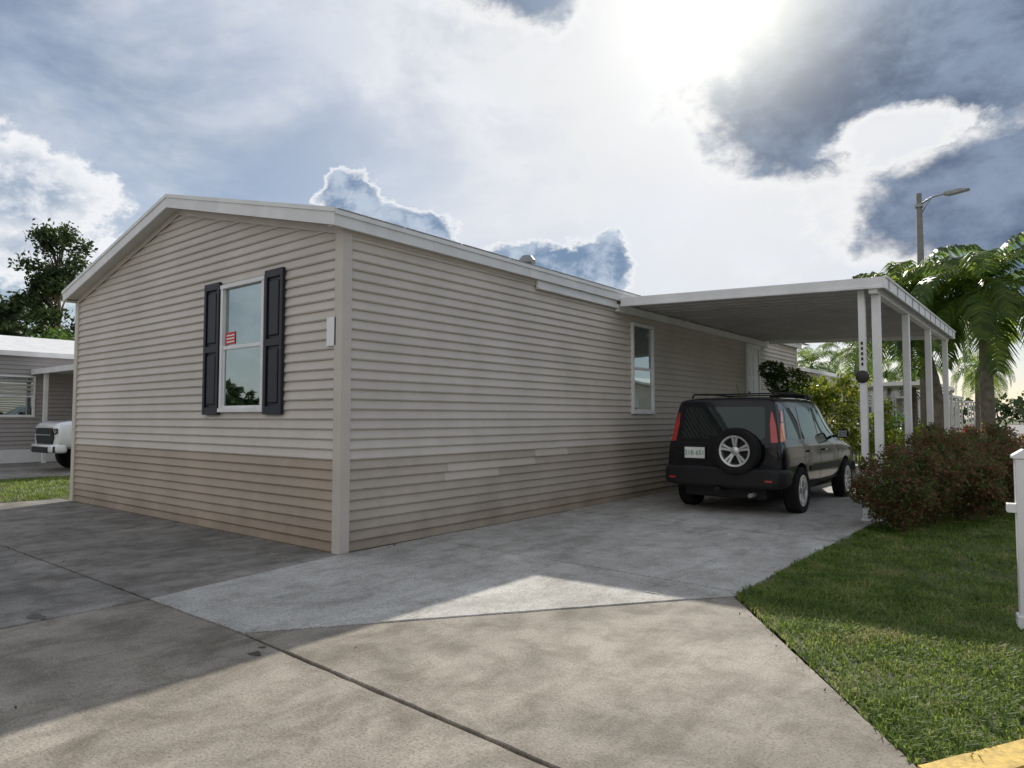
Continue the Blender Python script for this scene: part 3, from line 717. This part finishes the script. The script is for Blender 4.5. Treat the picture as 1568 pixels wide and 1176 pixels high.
# ================================================================ plants
def hedge(name,clumps,mat,size,dens,stems=3,zb=0,aspect=.55):
    e=empty(name); C=[]
    for (c,r,k) in clumps:
        C.append(blobpts(c,r,int(k*dens),.45))
    C=np.vstack(C); C+=rng.normal(size=C.shape)*size*.6; C=C[C[:,2]>zb+.02]
    leaves('foliage',C,size,mat,e,aspect)
    for (c,r,k) in clumps:
        for q in range(stems if k>.5 else 0):
            t=random.uniform(0,6.28); rr=random.uniform(.2,.8)
            tube('stem',[(c[0]+.1*math.cos(t),c[1]+.1*math.sin(t),zb),(c[0]+r[0]*rr*.5*math.cos(t),c[1]+r[1]*rr*.5*math.sin(t),c[2]),(c[0]+r[0]*rr*math.cos(t),c[1]+r[1]*rr*math.sin(t),c[2]+r[2]*.8)],[.012,.008,.003],M_bark,e,5)
    return e
cl=[]
for (x,y,h,w) in [(4.14,5.15,.95,.46),(4.36,6.0,1.08,.46),(4.75,6.6,.98,.42),(4.45,7.3,1.16,.48),(5.0,7.6,1.02,.42),(4.6,8.5,1.18,.48),(5.2,8.7,1.06,.42),(5.0,9.8,1.15,.5),(5.3,10.9,1.05,.5)]:
    cl.append(((x,y,h*.56),(w,w,h*.45),.8)); cl.append(((x,y,h*.28),(w*.7,w*.7,h*.28),.35))
    for q in range(11):
        t=random.uniform(0,6.28); cl.append(((x+w*.8*math.cos(t),y+w*.8*math.sin(t),h*random.uniform(.35,1.04)),(.14,.14,.12),.08))
hedge('reddish_hedge',cl,M_hedge,.046,3800)
cl=[]
for (x,y,z,r) in [(1.0,14.6,1.3,.7),(1.7,14.9,1.0,.7),(.6,15.0,1.9,.5),(2.2,14.8,.8,.55),(1.3,15.2,2.0,.55),(2.9,15.4,.7,.5)]:
    cl.append(((x,y,z),(r,r,r*.9),1))
    for q in range(4): cl.append(((x+random.uniform(-r,r),y+random.uniform(-r,r),z+random.uniform(-.2,r)),(.2,.2,.2),.15))
hedge('croton_shrub',cl,M_croton,.10,750)

def palm(name,x,y,h,fl=2.4,nf=22,tr_=.19,lean=(0,0),ns=26,lw=1.0):
    e=empty(name,(x,y,0))
    pts=[];rad=[]
    for i in range(29):
        t=i/28; pts.append((lean[0]*t*t,lean[1]*t*t,h*t)); rad.append(tr_*(1.25-.5*t+.12*math.sin(t*3.1))*(1+.05*(i%2)))
    tube('trunk',pts,rad,M_palmtrunk,e,14)
    top=Vector((lean[0],lean[1],h))
    tube('crownshaft',[top-Vector((0,0,.05)),top+Vector((0,0,.35)),top+Vector((0,0,.6))],[tr_*.8,tr_*.6,tr_*.25],M_palmgreen,e,12)
    V=[];F=[];top=top+Vector((0,0,.45))
    for f in range(nf):
        az=f*2.399+random.uniform(-.2,.2); el=R(82-120*(f/nf)+random.uniform(-8,8)); Lf=fl*random.uniform(.85,1.1)
        d=Vector((math.cos(az),math.sin(az),0)); p=top.copy(); seg=Lf/ns; ang=el
        side=Vector((-d.y,d.x,0)); path=[]; kk=26/ns
        for i in range(ns+1):
            t=i/ns; path.append((p.copy(),ang)); dr=d*math.cos(ang)+Vector((0,0,math.sin(ang))); p=p+dr*seg; ang-=R((1.5+4.4*t+ (1.8 if el>0 else .2))*kk)
            ang=max(ang,R(-88))
        for i in range(ns):
            a,an=path[i]; b,_=path[i+1]; w=.026*(1-i/ns)+.006; k=len(V)
            V+= [a-side*w,a+side*w,b+side*w*.9,b-side*w*.9]; F.append((k,k+1,k+2,k+3))
        for i in range(2,ns+1):
            a,an=path[i]; t=i/ns
            ll=.62*fl/2.4*math.sin(math.pi*min(1,(.18+.76*t)))**.6; dr=d*math.cos(an)+Vector((0,0,math.sin(an)))
            for s in (-1,1):
                for rep in range(2):
                    l2=ll*random.uniform(.75,1.1); up=random.uniform(-.3,.45)
                    o=a+dr*seg*.5*rep
                    di=(side*s*.85+dr*.55+Vector((0,0,up*.5))).normalized()
                    m1=o+di*l2*.5; m2=o+di*l2*.88+Vector((0,0,-.40*l2)); wv=dr*.030*lw*fl/2.4; k=len(V)
                    V+=[o-wv*.5,o+wv*.5,m1+wv,m1-wv,m2+wv*.15,m2-wv*.15]; F.append((k,k+1,k+2,k+3)); F.append((k+3,k+2,k+4,k+5))
    npmesh('fronds',np.array([tuple(v) for v in V]),np.array(F),M_palm,e)
    return e
palm('palm_tree',2.75,21.4,4.95,3.0,24,.20,(-.85,.1),24,1.2)
palm('palm_tree',4.12,19.7,4.65,3.0,24,.15,(-.05,.1),24,1.2)
palm('palm_tree',-5.6,38,4.0,2.4,20,.16,ns=16)
palm('palm_tree',-3.0,36,4.6,2.5,20,.16,(.3,0),16)
palm('palm_tree',.3,33,3.2,1.9,20,.14,ns=16)
palm('palm_tree',2.0,44,3.8,2.2,18,.16,ns=14)
palm('palm_tree',1.4,58,4.6,2.4,18,.16,ns=14)
palm('palm_tree',12.5,26,5.5,2.6,20,.18,ns=16)
palm('palm_tree',.3,78,5.5,2.6,16,.16,ns=14)

def tree(name,x,y,h,cw,n,size,trunk=.25,clumps=26,base=.45,mat=None,cr=.16):
    e=empty(name,(x,y,0)); mat=mat or M_tree
    tube('trunk',[(0,0,-.05),(.05,0,h*.3),(-.08,.1,h*.6),(.1,0,h*.92)],[trunk,trunk*.75,trunk*.45,trunk*.12],M_bark,e,10)
    C=[]
    for k in range(clumps):
        t=random.uniform(base,1); az=random.uniform(0,6.28); prof=math.sin(math.pi*min(1,max(.12,(1-(t-base)/(1-base))*.75+.18)))
        r=cw*random.uniform(.3,1)*prof
        c=Vector((r*math.cos(az),r*math.sin(az),h*t))
        tube('limb',[(0,0,max(.1,h*t-h*.16)),(c.x*.5,c.y*.5,c.z-h*.05),tuple(c)],[trunk*.28,trunk*.15,trunk*.05],M_bark,e,5)
        s=h*cr*random.uniform(.5,1.0)
        C.append(blobpts(c,(s,s,s*.65),n//clumps,.2))
    C=np.vstack(C); C+=rng.normal(size=C.shape)*size*.5
    leaves('foliage',C,size,mat,e,.5)
    return e
tree('tall_tree',-34.4,8.3,11.0,1.7,8500,.24,.26,46,.36,cr=.085)
tree('broadleaf_tree',-43,7.0,9.0,3.2,6500,.4,.3,30,.35)
tree('broadleaf_tree',-46,11,8.0,3.2,4500,.4,.3,20,.35)
tree('broadleaf_tree',-31,7.9,5.4,2.4,6000,.22,.25,26,.25,M_hedgeg)
tree('broadleaf_tree',-36,14,6.2,3,4500,.3,.25,20,.3)

def belt():
    C=[]
    for k in range(420):
        a=random.uniform(0,2*math.pi); d=random.uniform(105,150); h=random.uniform(2.6,6.2)
        if random.random()<.12: h*=1.5
        x=d*math.cos(a); y=d*math.sin(a); w=random.uniform(3,7)
        if y>0 and -9<x-( -2.5-(y-110)*.09)<9: continue
        C.append(blobpts((x,y,h*.5),(w,w,h*.55),90,.3))
        for q in range(3): C.append(blobpts((x+random.uniform(-w,w),y+random.uniform(-w,w),h*random.uniform(.6,1.05)),(1.3,1.3,1.0),22,.2))
    for k in range(26):
        x=random.uniform(-40,25); y=random.uniform(172,200); h=random.uniform(4,8)
        C.append(blobpts((x,y,h*.5),(6,5,h*.55),130,.3))
    C=np.vstack(C); C=C[C[:,2]>0]
    leaves('distant_trees',C,1.15,M_tree,None,.7)
belt()
C=[]
for k in range(46):
    y=random.uniform(34,100); x=random.uniform(-14,0)-(y-34)*.08; h=random.uniform(.7,2.4)
    C.append(blobpts((x,y,h*.5),(h*.7,h*.7,h*.5),240,.3))
for k in range(34):
    y=random.uniform(30,110); x=14.5-max(0,(y-30))*.08+random.uniform(0,7); h=random.uniform(.8,3.5)
    C.append(blobpts((x,y,h*.5),(h*.6,h*.6,h*.5),240,.3))
leaves('street_shrubs',np.vstack(C),.28,M_hedgeg,None,.6)
C=[]
for k in range(26):
    t=random.random(); y=26+70*t; x=5.0-.09*(y-26)-random.uniform(.5,2.4); h=random.uniform(.4,1.0)
    C.append(blobpts((x,y,h*.5),(h*.8,h*.8,h*.5),170,.3))
leaves('flower_beds',np.vstack(C),.14,M_flower,None,.7)

# ================================================================ neighbour houses
def simple_home(x0,x1,y0,y1,mat,cpx=None,name='neighbour_house',eave=3.3):
    e=empty(name)
    pk=(x0+x1)/2; ex=.2; zp=eave+.22*(x1-x0)/2
    siding('wall_right',lambda s,o,z:(x1+o,s,z),.42,eave,.13,lambda z:(y0,y1),mat,e,spl=False)
    siding('wall_left',lambda s,o,z:(x0-o,s,z),.42,eave,.13,lambda z:(y0,y1),mat,e,spl=False)
    def gr_(z):
        if z<=eave: return (x0,x1)
        d=(z-eave)/.22; return (x0+d,x1-d)
    siding('gable_front',lambda s,o,z:(s,y0-o,z),.42,zp-.05,.13,gr_,mat,e,spl=False)
    siding('gable_back',lambda s,o,z:(s,y1+o,z),.42,zp-.05,.13,gr_,mat,e,spl=False)
    box('skirting',x0-.01,x1+.01,y0-.01,y1+.01,-.03,.42,M_white,e)
    for sg in (1,-1):
        f=lambda x: x if sg==1 else 2*pk-x
        prism('roof',[(f(x1+ex),eave+.0),(f(x1+ex),eave+.15),(f(pk),zp+.2),(f(pk),zp+.05)],'y',y0-.25,y1+.25,M_trim,e)
    for yy in np.arange(y0+1.2,y1-1.5,3.4):
        window(e,(x1+.016,yy,1.4),R(90),1.1,1.3,curt=True)
    window(e,(pk-1.8,y0-.016,1.4),0,1.2,1.35)
    if cpx:
        box('carport_roof',x1+.035,x1+cpx,y0+2.2,y1-4,2.82,2.86,M_white,e)
        box('carport_fascia',x1+.035,x1+cpx,y0+2.17,y0+2.2,2.74,2.9,M_white,e); box('carport_side',x1+cpx,x1+cpx+.03,y0+2.17,y1-4,2.74,2.9,M_white,e)
        for k in range(4):
            py=y0+2.35+k*(y1-y0-6.6)/3
            box('carport_post',x1+cpx-.12,x1+cpx-.02,py,py+.1,-.03,2.8,M_white,e)
        box('carport_post_wall',x1+.75,x1+.87,y0+2.3,y0+2.4,0,2.8,M_white,e)
    return e
simple_home(-26.5,-19.5,.75,15,M_nside,5.8)
simple_home(-9,-2.6,26,40,M_side,4.2)
simple_home(-10,-3.2,47,59,M_nside,3.4)
simple_home(-10.5,-4,66,80,M_side,3.4)
simple_home(-11,-4.6,90,102,M_side,3)
simple_home(14.5,21,36,50,M_side,None)
simple_home(12.5,19,60,74,M_nside,None)
simple_home(-4,4,-36,-24,M_nside,None)
simple_home(-22,-14,-38,-24,M_side,None)
tree('broadleaf_tree',-9,-26,8,4,3500,.45,.3,20,.3)
tree('broadleaf_tree',9,-22,9,4,3500,.45,.3,20,.3)
tree('broadleaf_tree',22,-6,8,4,3500,.45,.3,20,.3)

lm=empty('street_lamp',(2.05,23.4,0))
tube('pole',[(0,0,-.05),(0,0,4.5),(0,0,9.35)],[.16,.13,.09],M_pole,lm,12)
tube('arm',[(.02,0,8.95),(.4,0,9.15),(.8,.0,9.2),(1.1,0,9.18)],[.035,.032,.03,.028],M_steel,lm,8)
tube('bracket',[(.05,0,8.6),(.35,0,9.1)],[.02,.02],M_steel,lm,6)
prism('lamp_head',[(.75,9.14),(.9,9.10),(1.50,9.17),(1.53,9.21),(1.2,9.27),(.75,9.24)],'y',-.12,.12,M_steel,lm,.015)
box('band',-.12,.12,-.12,.12,8.85,8.95,M_steel,lm,.01)

mb=empty('mailbox_post',(5.57,1.30,-.01),R(8))
box('post',-.05,.05,-.05,.05,0,1.12,M_white,mb,.008)
prism('cap',[(-.065,1.12),(.065,1.12),(.065,1.14),(0,1.185),(-.065,1.14)],'y',-.065,.065,M_white,mb,.004)
box('arm',-.10,.42,-.04,.04,.76,.82,M_white,mb,.006)
box('base_collar',-.065,.065,-.065,.065,.0,.09,M_white,mb,.006)
prism('mailbox',[(.24+.085*math.cos(t),.92+.085*math.sin(t)) for t in np.linspace(0,math.pi,10)]+[(.155,.825),(.325,.825)],'y',-.25,.25,M_white,mb)

# ================================================================ SUN + SKY
SD=Vector((-.573,1.5,1.0)).normalized()
s=bpy.data.lights.new('sun','SUN'); s.energy=4.8; s.angle=R(.6); s.color=(1,.94,.84)
so=bpy.data.objects.new('sun',s); COL.objects.link(so); so.rotation_euler=(-SD).to_track_quat('-Z','Y').to_euler(); so.location=(0,20,30)
w=bpy.data.worlds.new('World'); scene.world=w; w.use_nodes=True; nt=w.node_tree; nt.nodes.clear()
try: w.cycles.sampling_method='NONE'
except Exception as ex: print('ws',ex)
out=N(nt,'ShaderNodeOutputWorld')
sky=N(nt,'ShaderNodeTexSky',sky_type='NISHITA'); sky.sun_disc=False; sky.sun_elevation=math.asin(SD.z); sky.sun_rotation=math.atan2(SD.x,SD.y); sky.air_density=1.0; sky.dust_density=.6
bg1=N(nt,'ShaderNodeBackground'); bg1.inputs[1].default_value=.08; L(nt,sky.outputs[0],bg1.inputs[0])
tc=N(nt,'ShaderNodeTexCoord'); D=tc.outputs['Generated']
def math_(op,a,b=None,c=None,clamp=False):
    n=N(nt,'ShaderNodeMath',operation=op,use_clamp=clamp)
    for i,v in enumerate((a,b,c)):
        if v is None: continue
        if isinstance(v,(int,float)): n.inputs[i].default_value=v
        else: L(nt,v,n.inputs[i])
    return n.outputs[0]
def dot(v):
    n=N(nt,'ShaderNodeVectorMath',operation='DOT_PRODUCT'); L(nt,D,n.inputs[0]); n.inputs[1].default_value=v; return n.outputs['Value']
def noise(vec,scale,detail=8,rough=.6,dist=0,mapscale=(1,1,1)):
    mp=N(nt,'ShaderNodeMapping'); mp.inputs['Scale'].default_value=mapscale; L(nt,vec,mp.inputs[0])
    n=N(nt,'ShaderNodeTexNoise'); n.inputs['Scale'].default_value=scale; n.inputs['Detail'].default_value=detail; n.inputs['Roughness'].default_value=rough; n.inputs['Distortion'].default_value=dist
    L(nt,mp.outputs[0],n.inputs['Vector']); return n.outputs[0]
def smooth(v,a,b):
    n=N(nt,'ShaderNodeMapRange',interpolation_type='SMOOTHSTEP'); L(nt,v,n.inputs[0]); n.inputs[1].default_value=a; n.inputs[2].default_value=b; return n.outputs[0]
def mixc(f,a,b):
    n=N(nt,'ShaderNodeMix',data_type='RGBA')
    if isinstance(f,float): n.inputs[0].default_value=f
    else: L(nt,f,n.inputs[0])
    for i,v in ((6,a),(7,b)):
        if isinstance(v,tuple): n.inputs[i].default_value=(*v,1)
        else: L(nt,v,n.inputs[i])
    return n.outputs[2]
fb=noise(D,6.5,7,.62,.15,(1,1,1.5))
fb2=noise(D,2.4,6,.6,.3,(1,1,2.4))
fine=noise(D,17,5,.65,.2,(1,1,1.4))
sd=dot(tuple(SD)); sdp=math_('MAXIMUM',sd,0.0)
glow=math_('POWER',sdp,6.0); glow2=math_('POWER',sdp,130.0)
def blob(az,el,ra,re_,k=1.0):
    a,e=R(az),R(el); c=Vector((math.sin(a)*math.cos(e),math.cos(a)*math.cos(e),math.sin(e)))
    r=Vector((math.cos(a),-math.sin(a),0)); u=r.cross(c)
    x=dot(tuple(r/math.sin(R(ra)))); y=dot(tuple(u/math.sin(R(re_)))); f=dot(tuple(c))
    l=math_('SQRT',math_('ADD',math_('MULTIPLY',x,x),math_('MULTIPLY',y,y)))
    v=math_('SUBTRACT',1.0,l)
    back=math_('LESS_THAN',f,0.0)
    return math_('SUBTRACT',math_('MULTIPLY',v,k),math_('MULTIPLY',back,9.0))
def mx_(lst):
    o=lst[0]
    for q in lst[1:]: o=math_('MAXIMUM',o,q)
    return o
nz=math_('SUBTRACT',fb,.5); nf=math_('SUBTRACT',fine,.5)
dark=mx_([blob(-5,27.5,16,9,1.7),blob(-15,23.8,7.5,6.5,1.4),blob(-2,14.8,11,5,1.5),blob(0,10,9,3.2,1.2),blob(-37.8,32.5,4,1.8,.5)])
gap=math_('MAXIMUM',math_('MULTIPLY_ADD',nf,2.4,math_('MULTIPLY_ADD',nz,2.4,blob(-9.2,20.3,5.2,2.3,1.1))),0.0)
dark=math_('SUBTRACT',dark,math_('MULTIPLY',gap,1.15))
mid=mx_([blob(-52.3,17.4,2.6,2.4,1.2),blob(-48.6,15.8,4.8,1.4,.9),blob(-45.5,15.4,2,2,.9),blob(-35,12.8,6.2,2.2,1.1),blob(-39.5,12.6,2,2,.9),blob(-30.6,12.6,2.4,2.4,1.1)])
white=mx_([blob(-76.0,14.8,7.5,4.0,1.1),blob(-75,11,9,3,.9),blob(-64,12,6,2.2,.7)])
dD=math_('ADD',math_('MULTIPLY_ADD',nz,1.9,dark),math_('MULTIPLY',nf,.9))
dM=math_('ADD',math_('MULTIPLY_ADD',nz,1.0,mid),math_('MULTIPLY',nf,2.0))
dW=math_('ADD',math_('MULTIPLY_ADD',nz,2.0,white),math_('MULTIPLY',nf,1.6))
veil=math_('MULTIPLY_ADD',smooth(fb2,.38,.62),.50,.38)
veil=math_('ADD',veil,math_('MULTIPLY',glow,.32),clamp=True)
leftblue=math_('MULTIPLY',smooth(dot((math.sin(R(-80)),math.cos(R(-80)),0)),.70,1.0),.35)
rightblue=math_('MULTIPLY',smooth(dot((math.sin(R(15)),math.cos(R(15)),0)),.90,1.0),.35)
veil=math_('SUBTRACT',math_('SUBTRACT',veil,leftblue),rightblue,clamp=True)
vc=mixc(smooth(glow,0,1),(.60,.67,.80),(.86,.87,.88))
vcs=mixc(math_('MULTIPLY',smooth(fb,.44,.64),.65),vc,(.86,.88,.92))
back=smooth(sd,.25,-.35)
vcb=mixc(back,vcs,(.90,.89,.88))  # unseen white cloud opposite the sun, added as fill light for shaded walls
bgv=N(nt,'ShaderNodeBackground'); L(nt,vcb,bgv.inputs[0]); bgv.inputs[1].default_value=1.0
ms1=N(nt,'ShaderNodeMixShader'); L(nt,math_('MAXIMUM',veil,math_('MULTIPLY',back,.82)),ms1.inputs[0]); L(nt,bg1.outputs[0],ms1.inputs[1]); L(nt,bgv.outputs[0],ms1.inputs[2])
def layer(prev,dens,rim,core,a0,a1,c0,c1,amax=1.0):
    al=math_('MULTIPLY',smooth(dens,a0,a1),amax)
    col=mixc(smooth(dens,c0,c1),rim,core)
    b=N(nt,'ShaderNodeBackground'); L(nt,col,b.inputs[0])
    m=N(nt,'ShaderNodeMixShader'); L(nt,al,m.inputs[0]); L(nt,prev,m.inputs[1]); L(nt,b.outputs[0],m.inputs[2]); return m.outputs[0]
wcore=mixc(smooth(fine,.38,.62),(.38,.46,.58),(.82,.85,.90))
o1=layer(ms1.outputs[0],dW,(.93,.94,.96),wcore,-.05,.25,.15,.8,.95)
mcore=mixc(smooth(fine,.40,.66),(.20,.29,.43),(.50,.58,.70))
o2=layer(o1,dM,(.90,.92,.94),mcore,-.04,.14,.04,.36)
corecol=mixc(smooth(fb,.36,.64),(.085,.125,.21),(.25,.32,.44))
o3=layer(o2,dD,(.93,.93,.93),corecol,-.34,.15,-.10,.46,.97)
b=N(nt,'ShaderNodeBackground'); b.inputs[0].default_value=(1,1,.93,1); b.inputs[1].default_value=1.3
m=N(nt,'ShaderNodeMixShader'); L(nt,glow2,m.inputs[0]); L(nt,o3,m.inputs[1]); L(nt,b.outputs[0],m.inputs[2])
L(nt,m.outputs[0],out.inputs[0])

cam=bpy.data.cameras.new('camera'); co=bpy.data.objects.new('camera',cam); COL.objects.link(co)
cam.sensor_width=36; cam.lens=24.1; cam.clip_end=4000; cam.clip_start=.05
co.location=(5.78,-4.41,1.38); co.rotation_euler=(R(92.84),0,R(38.7)); scene.camera=co
scene.view_settings.view_transform='Standard'; scene.view_settings.look='None'; scene.view_settings.exposure=0
print('objects',len(bpy.data.objects))
